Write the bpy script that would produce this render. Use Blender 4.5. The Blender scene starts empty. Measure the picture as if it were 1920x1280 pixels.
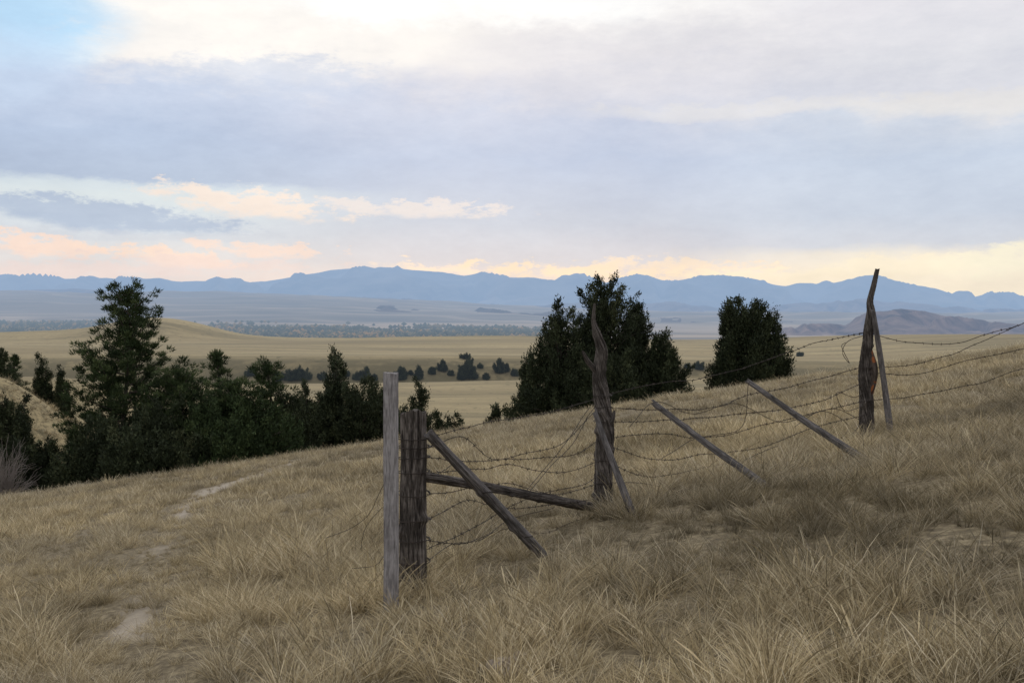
import bpy, bmesh, math, random
import numpy as np
from mathutils import Vector
rng = np.random.default_rng(7)
random.seed(7)
F = 1867.0
scene = bpy.context.scene
COL = scene.collection
def W(px, py, d):            # survey of the photograph: bearing + distance -> world metres
    return np.array([(px-960)/F*d, d, (590-py)/F*d])
def lin(r, g, b):
    o = []
    for c in (r, g, b):
        c /= 255.0
        o.append(c/12.92 if c <= .04045 else ((c+.055)/1.055)**2.4)
    return (*o, 1.0)

# ------------------------------------------------------------------ noise
T = rng.random((64, 64, 64))
def vn3(x, y, z):
    x, y, z = np.broadcast_arrays(*[np.asarray(a, float) for a in (x, y, z)])
    xi, yi, zi = np.floor(x).astype(int), np.floor(y).astype(int), np.floor(z).astype(int)
    fx, fy, fz = x-xi, y-yi, z-zi
    fx, fy, fz = [f*f*(3-2*f) for f in (fx, fy, fz)]
    r = 0
    for a in (0, 1):
        for b in (0, 1):
            for c in (0, 1):
                w = (fx if a else 1-fx)*(fy if b else 1-fy)*(fz if c else 1-fz)
                r = r+w*T[(xi+a) & 63, (yi+b) & 63, (zi+c) & 63]
    return r*2-1
def fbm(x, y, z=0.0, o=4):
    r = 0; a = 1; s = 0
    for i in range(o):
        r = r+a*vn3(x*2**i+i*7.3, y*2**i+i*3.1, z*2**i+.5+i); s += a; a *= .5
    return r/s
def sstep(a, b, x):
    t = np.clip((x-a)/(b-a), 0, 1)
    return t*t*(3-2*t)

# ------------------------------------------------------------------ terrain
def softplus(x, w):
    return w*np.logaddexp(0, x/w)
def hill(X, Y):
    xs = 70*np.tanh(X/70)
    z = -1.35+.15*xs-.075*np.clip(Y, -60, 1e5)
    r = np.hypot(X, Y)
    z = z+.05*fbm(X*.9, Y*.9, o=3)*np.clip(r/4, 0, 1)+.16*fbm(X*.11+3, Y*.11+9, o=2)*np.clip(r/30-.3, 0, 1)
    z = z-.30*softplus(Y-47-.10*X-2.0*fbm(X*.05, 4.2, o=2), 2.6)
    return z
def field(X, Y):
    z = -15.5+.9*fbm(X*.012, Y*.012, o=3)-.0045*np.clip(Y-300, 0, 400)+2.2*fbm(X*.005+2, Y*.011, 4.0, o=2)*sstep(110, 220, Y)
    wob = 9*fbm(X*.02, 1.3, o=2)
    z = z-5.5*np.exp(-((Y-258-.10*X-wob)/15)**2)*sstep(280, 60, np.abs(X+30))
    z = z+3.2*sstep(264, 290, Y-.1*X-wob)*sstep(150, -10, X)
    z = z+11*np.exp(-((X+196)/38)**2-((Y-560)/50)**2)
    z = z+5.0*np.exp(-((X+255)/60)**2-((Y-570)/50)**2)
    z = z+11.0*np.exp(-((X+46)/10)**2-((Y-84)/13)**2)
    z = z+6.0*np.exp(-((X+75)/25)**2-((Y-150)/30)**2)
    z = z+(5.5*sstep(40, 260, X))*sstep(60, 200, Y)
    return z
def valley(X, Y):
    az = X/np.maximum(Y, 1)
    px = 960+F*az
    left = sstep(1350, 300, px)
    z = -78+left*24*sstep(2600, 5000, Y)+(60+260*left)*sstep(4200, 14500, Y)
    z = z+(34*fbm(X*.0012, Y*.0012, o=3))*sstep(3500, 7000, Y)+130*(.5-np.abs(fbm(X*.0006+5, Y*.0009, o=3)))*sstep(6000, 9500, Y)
    return z
def ground_z(X, Y):
    X = np.asarray(X, float); Y = np.asarray(Y, float)
    k = 1.2
    h = hill(X, Y)
    if np.all(np.hypot(X, Y) < 46) : f = np.full(X.shape, -16.0)
    else: f = field(X, Y)
    z = k*np.logaddexp(h/k, f/k)
    if np.any(Y > 400):
        w = sstep(600, 860, Y+.05*X+25*fbm(X*.01, 2.2, o=2))
        z = z*(1-w)+valley(X, Y)*w
    return z
def gz(x, y): return float(ground_z(np.array([x]), np.array([y]))[0])
def onground(px, py, near=2., far=46., step=.01):
    u, v = (px-960)/F, (590-py)/F
    dd = np.arange(near, far, step)
    z = ground_z(u*dd, dd)
    i = int(np.argmax(z >= v*dd)); q = dd[i]
    return np.array([u*q, q, v*q])

trail = [(-1.6, 4.5), (-2.3, 6), (-3.1, 8.6), (-4.6, 13), (-6.4, 19), (-7.2, 25), (-7.2, 30), (-6.8, 38)]
def seg_dist(X, Y, P):
    d = np.full(np.shape(X), 1e9)
    for (a, b), (c, e) in zip(P[:-1], P[1:]):
        vx, vy = c-a, e-b
        t = np.clip(((X-a)*vx+(Y-b)*vy)/(vx*vx+vy*vy), 0, 1)
        d = np.minimum(d, np.hypot(X-a-t*vx, Y-b-t*vy))
    return d
def bare(X, Y):
    d1 = seg_dist(X+.25*vn3(X*.5, Y*.5, 1.), Y, trail); d2 = seg_dist(X+1.5, Y-.3, trail)
    n = fbm(X*.8, Y*.8, 3.3, o=3)
    m = np.clip(.30+1.7*n, 0, 1)
    spot = 1.2*np.exp(-((X+7.2)/.8)**2-((Y-25.5)/3.2)**2)
    return np.clip(np.maximum(sstep(.24, .05, d1)*m, sstep(.22, .05, d2)*m*.5)+spot*sstep(.70, .30, d1), 0, 1)

def make_mesh(name, V, Fc, mat=None, smooth=False, parent=None, attrs=None, link=True):
    me = bpy.data.meshes.new(name)
    V = np.asarray(V, np.float32)
    if isinstance(Fc, np.ndarray):
        n, k = Fc.shape
        me.vertices.add(len(V)); me.vertices.foreach_set('co', V.ravel())
        me.loops.add(n*k); me.loops.foreach_set('vertex_index', Fc.astype(np.int32).ravel())
        me.polygons.add(n)
        me.polygons.foreach_set('loop_start', np.arange(0, n*k, k, dtype=np.int32))
        me.update(calc_edges=True); me.validate()
    else:
        me.from_pydata([tuple(map(float, v)) for v in V], [], Fc); me.update()
    if attrs:
        for an, (ty, arr) in attrs.items():
            a = me.attributes.new(an, ty, 'POINT')
            a.data.foreach_set('vector' if ty == 'FLOAT_VECTOR' else 'value', np.asarray(arr, np.float32 if ty != 'INT' else np.int32).ravel())
    if smooth: me.polygons.foreach_set('use_smooth', np.ones(len(me.polygons), bool))
    if mat: me.materials.append(mat)
    ob = bpy.data.objects.new(name, me)
    if link: COL.objects.link(ob)
    if parent: ob.parent = parent
    return ob
def grid_faces(nr, nc, wrap=False):
    i = np.arange(nr-1)[:, None]; j = np.arange(nc if wrap else nc-1)[None, :]
    a = i*nc+j; b = i*nc+(j+1) % nc
    return np.stack([a, b, b+nc, a+nc], -1).reshape(-1, 4)

# ------------------------------------------------------------------ node helpers
class N:
    def __init__(s, tree): s.t = tree
    def new(s, ty, **k):
        n = s.t.nodes.new(ty)
        for a, b in k.items(): setattr(n, a, b)
        return n
    def put(s, sock, v):
        if isinstance(v, bpy.types.NodeSocket): s.t.links.new(v, sock)
        elif v is not None: sock.default_value = v
    def m(s, op, a, b=None, c=None, clamp=False):
        n = s.new('ShaderNodeMath', operation=op, use_clamp=clamp)
        for i, v in enumerate((a, b, c)): s.put(n.inputs[i], v)
        return n.outputs[0]
    def vm(s, op, a, b=None):
        n = s.new('ShaderNodeVectorMath', operation=op)
        s.put(n.inputs[0], a); s.put(n.inputs[1], b)
        return n.outputs['Value'] if op in ('LENGTH', 'DOT_PRODUCT') else n.outputs[0]
    def mix(s, f, a, b, blend='MIX'):
        n = s.new('ShaderNodeMix', data_type='RGBA', blend_type=blend)
        s.put(n.inputs[0], f); s.put(n.inputs[6], a); s.put(n.inputs[7], b)
        return n.outputs[2]
    def mr(s, v, a, b, c=0.0, d=1.0, smooth=True):
        n = s.new('ShaderNodeMapRange', interpolation_type='SMOOTHSTEP' if smooth else 'LINEAR')
        for i, q in enumerate((v, a, b, c, d)): s.put(n.inputs[i], q)
        return n.outputs[0]
    def noise(s, vec, scale, detail=4, rough=.55, out='Fac', dist=0.0):
        n = s.new('ShaderNodeTexNoise')
        s.put(n.inputs['Vector'], vec); n.inputs['Scale'].default_value = scale
        n.inputs['Detail'].default_value = detail; n.inputs['Roughness'].default_value = rough
        n.inputs['Distortion'].default_value = dist
        return n.outputs[out]
    def ramp(s, v, stops):
        n = s.new('ShaderNodeValToRGB'); e = n.color_ramp.elements
        stops = sorted(stops, key=lambda q: q[0])
        e[0].position, e[0].color = stops[0]; e[1].position, e[1].color = stops[-1]
        for p, c in stops[1:-1]:
            q = e.new(p); q.color = c
        s.put(n.inputs[0], v)
        return n.outputs[0]
def new_mat(name):
    m = bpy.data.materials.new(name); m.use_nodes = True
    m.node_tree.nodes.clear()
    return m, N(m.node_tree)
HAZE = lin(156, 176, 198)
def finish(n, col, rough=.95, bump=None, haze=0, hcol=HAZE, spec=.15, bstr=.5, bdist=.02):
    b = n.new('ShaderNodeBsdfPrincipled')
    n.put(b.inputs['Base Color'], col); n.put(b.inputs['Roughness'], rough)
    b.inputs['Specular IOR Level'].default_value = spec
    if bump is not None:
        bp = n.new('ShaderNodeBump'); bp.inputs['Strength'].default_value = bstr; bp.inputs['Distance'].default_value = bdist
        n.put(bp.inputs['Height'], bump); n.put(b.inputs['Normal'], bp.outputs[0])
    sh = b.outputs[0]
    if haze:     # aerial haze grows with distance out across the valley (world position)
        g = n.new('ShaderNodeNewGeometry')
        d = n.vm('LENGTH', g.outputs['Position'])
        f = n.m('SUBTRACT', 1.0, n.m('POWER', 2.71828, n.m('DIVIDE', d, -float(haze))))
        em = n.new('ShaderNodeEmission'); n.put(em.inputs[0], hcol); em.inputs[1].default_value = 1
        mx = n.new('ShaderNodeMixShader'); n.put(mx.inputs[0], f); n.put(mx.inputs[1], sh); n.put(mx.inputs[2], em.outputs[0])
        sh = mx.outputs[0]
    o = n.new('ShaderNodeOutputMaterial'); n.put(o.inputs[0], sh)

# ground material
mg, n = new_mat('ground_mat')
geo = n.new('ShaderNodeNewGeometry'); P = geo.outputs['Position']
d = n.vm('LENGTH', P)
fine = n.noise(P, 14, 5, .7)
soil = n.ramp(fine, [(.3, (.07, .055, .036, 1)), (.5, (.16, .13, .08, 1)), (.7, (.32, .265, .165, 1))])
at = n.new('ShaderNodeAttribute', attribute_name='bare')
sand = n.mix(n.noise(P, 9, 4, .7), (.26, .22, .17, 1), (.43, .38, .31, 1))
near = n.mix(at.outputs['Fac'], soil, sand)
st = n.vm('MULTIPLY', P, (.35, 1.0, 1.0))
big = n.noise(st, .022, 5, .6)
gold = n.ramp(big, [(.3, (.23, .185, .10, 1)), (.5, (.35, .28, .150, 1)), (.7, (.45, .365, .20, 1))])
gold = n.mix(n.m('MULTIPLY', n.mr(n.noise(st, .35, 5, .75), .35, .7), .6), gold, (.21, .17, .095, 1))
gold = n.mix(n.m('MULTIPLY', n.mr(n.noise(n.vm('MULTIPLY', P, (.12, 1, 1)), .07, 4, .6), .48, .60), .6), gold, (.17, .145, .08, 1))  # streaky grass tone; the dark bands also paint shade of the field's folds
speck = n.mr(n.noise(P, .45, 3, .6), .60, .68)
gold = n.mix(n.m('MULTIPLY', speck, .6), gold, (.10, .095, .055, 1))
gold = n.mix(n.m('MULTIPLY', n.mr(n.noise(P, 3.0, 4, .7), .42, .62), n.mr(d, 220.0, 60.0, 0.0, .75)), gold, (.10, .085, .048, 1))
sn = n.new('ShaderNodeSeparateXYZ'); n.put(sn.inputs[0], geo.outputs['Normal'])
slope_shade = n.m('MULTIPLY', n.mr(sn.outputs[1], -.10, -.26), n.mr(n.noise(P, .12, 4, .65), .32, .52, .25, .8))  # shade of backlit slopes put into the colour by normal, broken up by noise
gold = n.mix(n.m('MULTIPLY', slope_shade, n.mr(d, 100.0, 200.0, .5, 1.0)), gold, (.115, .10, .058, 1))
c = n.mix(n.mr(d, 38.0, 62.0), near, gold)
vst = n.vm('MULTIPLY', P, (.35, 1.2, 1.0))
val = n.ramp(n.noise(vst, .0011, 5, .65), [(.30, (.05, .06, .045, 1)), (.43, (.18, .15, .11, 1)), (.55, (.44, .34, .24, 1)), (.68, (.11, .10, .08, 1))])
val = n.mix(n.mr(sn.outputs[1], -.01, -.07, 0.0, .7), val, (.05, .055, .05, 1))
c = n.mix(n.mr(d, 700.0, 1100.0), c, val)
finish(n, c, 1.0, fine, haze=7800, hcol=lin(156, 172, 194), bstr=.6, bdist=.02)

azd = np.concatenate([np.arange(-180, -50, 4.0), np.arange(-50, 50, .25), np.arange(50, 180, 4.0)])
az = np.radians(azd)
rad = np.concatenate([[.05], np.arange(.6, 14, .12), np.arange(14, 62, .22), 62*np.power(1.018, np.arange(0, 314))])
R, A = np.meshgrid(rad, az, indexing='ij')
X = (R*np.sin(A)).ravel(); Y = (R*np.cos(A)).ravel()
Z = ground_z(X, Y)
bz = bare(X, Y)*(np.hypot(X, Y) < 60)
Z = Z-.03*bz
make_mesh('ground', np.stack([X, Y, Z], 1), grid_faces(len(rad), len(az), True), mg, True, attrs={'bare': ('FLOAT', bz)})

# ------------------------------------------------------------------ ridges
def rock_mat(name, c1, c2, sc, haze, hcol):
    m, n = new_mat(name)
    g = n.new('ShaderNodeNewGeometry')
    f = n.noise(g.outputs['Position'], sc, 6, .65)
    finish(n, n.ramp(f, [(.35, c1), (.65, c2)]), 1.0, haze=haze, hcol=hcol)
    return m
def ridge(name, prof, dc, df, db, base, mat, amp, fr, nc=700, jag=0.0):
    px = np.linspace(prof[0][0], prof[-1][0], nc)
    py = np.interp(px, [p[0] for p in prof], [p[1] for p in prof])
    u = (px-960)/F
    zc = (590-py)/F*dc+jag*fbm(px*.06, 3.0, o=5)
    rows = []
    for s in np.linspace(0, 1, 40):
        y = df+(dc-df)*s
        g = s**1.25
        z = base+(zc-base)*g
        wob = 1-2.6*np.abs(fbm(u*dc*fr+2.0*fbm(u*dc*fr*.5, s*2.0, o=2), s*2.2, 1.7, o=3))
        z = z+amp*wob*(4*g*(1-g))*.8-amp*.25*np.abs(wob)*(1-g)
        rows.append(np.stack([u*y, np.full(nc, y), z], 1))
    for s in np.linspace(.08, 1, 8):
        y = dc+(db-dc)*s
        rows.append(np.stack([u*y, np.full(nc, y), zc+(base-zc)*s], 1))
    V = np.concatenate(rows)
    return make_mesh(name, V, grid_faces(len(rows), nc), mat, True)
prof = [(-1500, 545), (-900, 530), (-400, 515), (-100, 524), (0, 521), (60, 518), (130, 523), (200, 521), (270, 527), (300, 524), (340, 528), (400, 526), (450, 530), (500, 527), (560, 517), (620, 507), (650, 504), (680, 502), (720, 503), (738, 502), (745, 497), (755, 504), (770, 506), (830, 510), (870, 517), (910, 515), (950, 520), (1000, 520), (1040, 526), (1055, 517), (1070, 521), (1090, 515), (1110, 523), (1140, 532), (1165, 524), (1200, 519), (1215, 523), (1230, 531), (1260, 536), (1310, 524), (1350, 522), (1420, 530), (1480, 537), (1510, 531), (1560, 533), (1595, 527), (1625, 524), (1645, 523), (1670, 528), (1700, 541), (1740, 554), (1790, 560), (1830, 557), (1870, 564), (1920, 568), (2100, 560), (2500, 545), (3400, 560)]
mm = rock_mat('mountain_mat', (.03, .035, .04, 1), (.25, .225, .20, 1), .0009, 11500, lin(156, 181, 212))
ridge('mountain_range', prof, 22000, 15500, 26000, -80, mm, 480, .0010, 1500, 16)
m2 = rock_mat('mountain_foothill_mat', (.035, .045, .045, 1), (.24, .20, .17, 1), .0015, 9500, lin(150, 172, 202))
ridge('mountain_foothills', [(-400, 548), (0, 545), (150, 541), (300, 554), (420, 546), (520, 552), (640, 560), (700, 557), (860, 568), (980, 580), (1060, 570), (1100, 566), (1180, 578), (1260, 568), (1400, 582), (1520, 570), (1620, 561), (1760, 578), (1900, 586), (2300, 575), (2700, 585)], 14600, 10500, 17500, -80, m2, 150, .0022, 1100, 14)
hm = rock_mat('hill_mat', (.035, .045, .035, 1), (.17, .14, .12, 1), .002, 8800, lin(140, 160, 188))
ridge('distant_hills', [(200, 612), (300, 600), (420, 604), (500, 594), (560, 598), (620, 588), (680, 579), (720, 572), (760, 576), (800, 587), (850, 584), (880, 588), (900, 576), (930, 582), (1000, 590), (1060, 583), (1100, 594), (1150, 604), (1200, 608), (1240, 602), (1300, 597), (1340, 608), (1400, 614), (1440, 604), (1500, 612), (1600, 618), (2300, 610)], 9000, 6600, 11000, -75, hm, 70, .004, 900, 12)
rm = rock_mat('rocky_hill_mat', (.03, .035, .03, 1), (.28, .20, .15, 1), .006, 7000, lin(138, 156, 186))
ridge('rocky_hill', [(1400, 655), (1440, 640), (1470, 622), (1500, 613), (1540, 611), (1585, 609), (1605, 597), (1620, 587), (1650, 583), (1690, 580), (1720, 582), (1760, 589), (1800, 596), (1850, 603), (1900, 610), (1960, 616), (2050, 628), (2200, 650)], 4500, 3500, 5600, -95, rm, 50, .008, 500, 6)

# ------------------------------------------------------------------ foliage
def fol_mat(name, ramp, haze=0, hcol=HAZE):
    m, n = new_mat(name)
    at = n.new('ShaderNodeAttribute', attribute_name='shade')
    finish(n, n.ramp(at.outputs['Fac'], ramp), .8, haze=haze, spec=.2, hcol=hcol)
    return m
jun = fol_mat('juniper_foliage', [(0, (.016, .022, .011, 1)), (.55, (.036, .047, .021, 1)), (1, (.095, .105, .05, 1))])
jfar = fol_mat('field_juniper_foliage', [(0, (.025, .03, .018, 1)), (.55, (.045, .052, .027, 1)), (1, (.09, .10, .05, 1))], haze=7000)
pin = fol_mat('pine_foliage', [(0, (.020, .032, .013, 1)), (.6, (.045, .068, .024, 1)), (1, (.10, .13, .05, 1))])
mbark, n = new_mat('bark')
g = n.new('ShaderNodeNewGeometry')
finish(n, n.ramp(n.noise(g.outputs['Position'], 6, 4), [(.3, (.04, .032, .026, 1)), (.7, (.13, .11, .09, 1))]), .95)

def leaf_tris(C, Dv, L, Wd, seed=0):
    r = np.random.default_rng(seed)
    n = len(C)
    Dv = Dv/np.linalg.norm(Dv, axis=1, keepdims=True)
    q = r.normal(size=(n, 3)); s = np.cross(Dv, q); s /= np.linalg.norm(s, axis=1, keepdims=True)
    L = L[:, None]; Wd = Wd[:, None]
    V = np.stack([C-s*Wd*.5, C+s*Wd*.5, C+Dv*L], 1).reshape(-1, 3)
    return V, np.arange(3*n).reshape(-1, 3)
def tube(P, Rr, seg=8):
    P = np.asarray(P, float); Rr = np.asarray(Rr, float)
    Tn = np.gradient(P, axis=0); Tn /= np.linalg.norm(Tn, axis=1, keepdims=True)+1e-9
    ref = np.array([0, 0, 1.0]) if abs(Tn[0][2]) < .8 else np.array([1.0, 0, 0])
    a = np.cross(Tn, ref); a /= np.linalg.norm(a, axis=1, keepdims=True)+1e-9; b = np.cross(Tn, a)
    th = np.arange(seg)/seg*2*math.pi
    V = P[:, None]+Rr[:, None, None]*(np.cos(th)[None, :, None]*a[:, None]+np.sin(th)[None, :, None]*b[:, None])
    return V.reshape(-1, 3), grid_faces(len(P), seg, True)
class Acc:
    def __init__(s): s.V = []; s.F = []; s.n = 0
    def add(s, V, F): s.V.append(V); s.F.append(F+s.n); s.n += len(V)
    def get(s): return np.concatenate(s.V), np.concatenate(s.F)

def juniper(name, px, d, top_py, w_px, prof, seed, mat=jun, dens=1.0, leaf=1.0, rough=1.0, sink=0.0):
    r = np.random.default_rng(seed)
    x = (px-960)/F*d; z0 = gz(x, d)-sink
    zt = (590-top_py)/F*d; H = zt-z0; Wm = w_px/F*d
    root = bpy.data.objects.new(name, None); COL.objects.link(root); root.location = (x, d, z0)
    ts = np.linspace(0, 1, 60); pr = np.interp(ts, [p[0] for p in prof], [p[1] for p in prof])
    cdf = np.cumsum(pr+.05); cdf /= cdf[-1]
    nl = int(dens*np.clip(16+9*H*Wm**.5, 20, 120))
    tl = np.interp((np.arange(nl)+r.random(nl))/nl, cdf, ts); al = np.arange(nl)*2.399+r.normal(size=nl)*.5
    rl = np.interp(tl, ts, pr)*Wm*np.clip(.80+.24*rough*r.normal(size=nl), .35, 1.3)
    C = []; O = []; Sx = []
    acc = Acc()
    lx = r.normal()*.04*H
    cen = lambda h: np.array([lx*math.sin(h/H*3), .0, 0])
    for t, a, q in zip(tl, al, rl):
        plen = (.30+.35*r.random())*min(Wm, 1.6)*(1.1 if t > .6 else 1.0)
        base = np.array([q*math.cos(a), q*math.sin(a), t*H*.97])+cen(t*H)
        up = np.array([math.cos(a)*.45, math.sin(a)*.45, 1.0]); up /= np.linalg.norm(up)
        k = int(10+16*plen)
        f = r.random(k)
        wdt = (.30*(1-f)+.06)*(.55+plen*.7)
        c = base+up*((f-.35)*plen*1.7)[:, None]+r.normal(size=(k, 3))*wdt[:, None]*.62
        C.append(c); O.append(np.tile(up, (k, 1))); Sx.append(np.full(k, r.normal()))
        acc.add(*tube([cen(t*H)+np.array([0, 0, t*H*.72]), base*np.array([.6, .6, .92]), base], [.05*min(1, Wm), .035*min(1, Wm), .012], 5))
    ni = int(nl*6.5)
    t = np.interp(r.random(ni), cdf, ts); th = r.random(ni)*6.283; rho = np.interp(t, ts, pr)*Wm*np.sqrt(r.random(ni))*.76
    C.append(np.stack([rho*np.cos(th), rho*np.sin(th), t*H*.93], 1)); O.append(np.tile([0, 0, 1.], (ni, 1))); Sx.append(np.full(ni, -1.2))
    C = np.concatenate(C); O = np.concatenate(O); Sx = np.concatenate(Sx)
    gn = vn3(C[:, 0]*1.3+seed, C[:, 1]*1.3, C[:, 2]*1.3); keep = gn > -.68
    C = C[keep]; O = O[keep]; Sx = Sx[keep]
    m = 15
    off = r.normal(size=(len(C), m, 3))*.095*leaf*np.array([1, 1, 1.3])
    pts = (C[:, None]+off).reshape(-1, 3); pts[:, 2] = np.maximum(pts[:, 2], .04)
    D = (O[:, None]+r.normal(size=(len(C), m, 3))*.5).reshape(-1, 3)
    L = (.10+.12*r.random(len(pts)))*leaf; Wd = (.05+.05*r.random(len(pts)))*leaf
    V, Fc = leaf_tris(pts, D, L, Wd, seed)
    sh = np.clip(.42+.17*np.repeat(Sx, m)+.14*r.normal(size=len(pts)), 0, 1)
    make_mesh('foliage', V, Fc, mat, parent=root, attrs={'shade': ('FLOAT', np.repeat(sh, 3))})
    acc.add(*tube([cen(i/7*H)+np.array([0, 0, i/7*H*.9-.1]) for i in range(8)], [max(.02, .04*min(Wm, 2.5)*(1-i/8.2)+.02) for i in range(8)]))
    make_mesh('trunk_and_limbs', *acc.get(), mbark, True, parent=root)
    return root

def pine(name, px, d, top_py, w_px, seed, wprof, mat=pin, nb=64):
    r = np.random.default_rng(seed)
    x = (px-960)/F*d; z0 = gz(x, d); H = (590-top_py)/F*d-z0; Wm = w_px/F*d
    root = bpy.data.objects.new(name, None); COL.objects.link(root); root.location = (x, d, z0)
    acc = Acc()
    bend = lambda h: np.array([.18*math.sin(h*.5+seed), .1*math.cos(h*.4), h])
    hs = np.linspace(0, H*.98, 16)
    acc.add(*tube([bend(h) for h in hs], [.20*(1-h/H)+.025 for h in hs]))
    PC = []; PD = []
    for k in range(nb):
        f = .12+.86*(k/(nb-1))**.9
        h = H*f; a = k*2.399+r.normal()*.3
        Lb = np.interp(f, [p[0] for p in wprof], [p[1] for p in wprof])*Wm*(.55+.6*r.random())
        up = .25+.5*f
        p0 = bend(h-.25*Lb*.3); pts = []
        for s in np.linspace(0, 1, 5):
            pts.append(p0+np.array([math.cos(a)*Lb*s, math.sin(a)*Lb*s, Lb*(up*s*s+.02*s)]))
        acc.add(*tube(pts, np.linspace(.05, .012, 5), 5))
        nk = max(2, int(Lb*4.2))
        for s in np.linspace(.32, 1.03, nk):
            c = p0+np.array([math.cos(a)*Lb*s, math.sin(a)*Lb*s, Lb*(up*s*s)])
            for q in range(2):
                PC.append(c+r.normal(size=3)*np.array([.2, .2, .12])*(1.25-.4*s)); PD.append([math.cos(a)*.5, math.sin(a)*.5, .8])
    for q in range(12):
        PC.append(bend(H*(.93+.07*r.random()))+r.normal(size=3)*.06); PD.append([0, 0, 1])
    PC = np.array(PC); PD = np.array(PD); m = 46
    off = r.normal(size=(len(PC), m, 3)); off /= np.linalg.norm(off, axis=2, keepdims=True)
    off *= (np.power(r.random((len(PC), m, 1)), .5))*np.array([.25, .25, .17])
    pts = (PC[:, None]+off).reshape(-1, 3)
    D = (off*2.2+PD[:, None]*.6).reshape(-1, 3)+r.normal(size=(len(pts), 3))*.15
    V, Fc = leaf_tris(pts, D, .12+.1*r.random(len(pts)), .035+.03*r.random(len(pts)), seed)
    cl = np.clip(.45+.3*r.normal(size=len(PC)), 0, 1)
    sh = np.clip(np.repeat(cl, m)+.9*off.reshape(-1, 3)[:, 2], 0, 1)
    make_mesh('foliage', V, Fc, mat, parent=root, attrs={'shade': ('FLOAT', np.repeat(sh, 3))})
    make_mesh('trunk_and_limbs', *acc.get(), mbark, True, parent=root)

cone = [(0, .75), (.12, 1), (.35, .85), (.6, .55), (.82, .25), (1, .03)]
oval = [(0, .5), (.12, .85), (.3, 1), (.55, .92), (.78, .66), (.93, .36), (1, .08)]
colm = [(0, .8), (.2, 1), (.5, .85), (.75, .55), (.9, .4), (1, .1)]
spire = [(0, 1), (.3, .9), (.55, .6), (.75, .32), (.9, .16), (1, .03)]
low = [(0, .8), (.3, 1), (.6, .85), (.85, .5), (1, .15)]
pine('pine_tree', 236, 54, 541, 112, 3, [(0, .9), (.3, 1.0), (.5, .98), (.62, .80), (.70, .50), (.82, .44), (.92, .36), (1, .1)], nb=98)
pine('pine_tree', 408, 58, 660, 52, 11, [(0, 1), (.4, 1), (.6, .6), (.8, .32), (.92, .2), (1, .05)], nb=50)
pine('pine_tree', 505, 57, 684, 55, 12, [(0, 1), (.4, 1), (.7, .7), (.9, .5), (1, .2)], nb=50)
pine('pine_tree', 440, 53, 722, 75, 13, [(0, 1), (.4, 1), (.7, .8), (.9, .5), (1, .2)], nb=54)
pine('pine_tree', 345, 52, 700, 76, 14, [(0, 1), (.4, 1), (.7, .8), (.9, .5), (1, .2)], nb=58)
pine('pine_tree', 30, 96, 668, 36, 15, spire, nb=44)
for i, (px, d, top, w, pf) in enumerate([
        (300, 50, 770, 70, oval), (395, 51, 760, 80, oval), (480, 52, 762, 80, oval), (548, 56, 750, 46, low), (195, 50, 800, 62, oval),
        (250, 47, 830, 60, low), (332, 49, 820, 60, low), (420, 50, 812, 60, low),
        (632, 62, 656, 44, spire), (668, 60, 720, 58, oval), (604, 61, 728, 36, spire), (706, 62, 730, 38, colm), (575, 60, 758, 36, low),
        (788, 66, 718, 34, cone), (758, 64, 765, 32, oval), (852, 66, 772, 24, low), (826, 65, 778, 20, low),
        (78, 98, 668, 26, spire), (2, 92, 656, 26, spire), (46, 62, 748, 38, cone), (8, 60, 745, 40, oval), (84, 54, 825, 30, colm), (36, 53, 840, 50, low), (148, 49, 862, 40, low),
        (112, 98, 690, 18, cone), (575, 66, 715, 14, low), (140, 60, 800, 26, cone)]):
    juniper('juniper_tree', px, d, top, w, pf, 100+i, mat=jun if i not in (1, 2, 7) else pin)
# centre group
juniper('juniper_tree', 1124, 58, 530, 54, [(0, 1.3), (.2, 1.4), (.45, 1.2), (.7, .90), (.86, .66), (.95, .55), (1, .2)], 201, dens=1.5, rough=1.1)
juniper('juniper_tree', 1052, 57, 580, 86, [(0, 1.05), (.25, 1), (.5, .76), (.72, .48), (.9, .22), (1, .04)], 202, dens=1.4)
juniper('juniper_tree', 1193, 60, 550, 42, [(0, 1.3), (.3, 1.15), (.5, .75), (.7, .42), (.85, .3), (1, .03)], 203, dens=1.1, rough=1.5)
juniper('juniper_tree', 1240, 57, 634, 54, [(0, 1.1), (.3, 1), (.6, .7), (.85, .35), (1, .08)], 204, dens=1.2)
juniper('juniper_tree', 1150, 55, 680, 80, oval, 205, dens=1.2)
juniper('juniper_tree', 990, 59, 668, 20, colm, 206)
juniper('juniper_tree', 932, 62, 757, 13, oval, 207)
juniper('juniper_tree', 958, 60, 764, 11, oval, 208)
juniper('juniper_tree', 1396, 58, 578, 74, [(0, .04), (.06, .10), (.12, .70), (.22, .98), (.4, 1), (.6, .84), (.8, .66), (.93, .50), (1, .2)], 209, dens=1.9, rough=.4)
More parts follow.
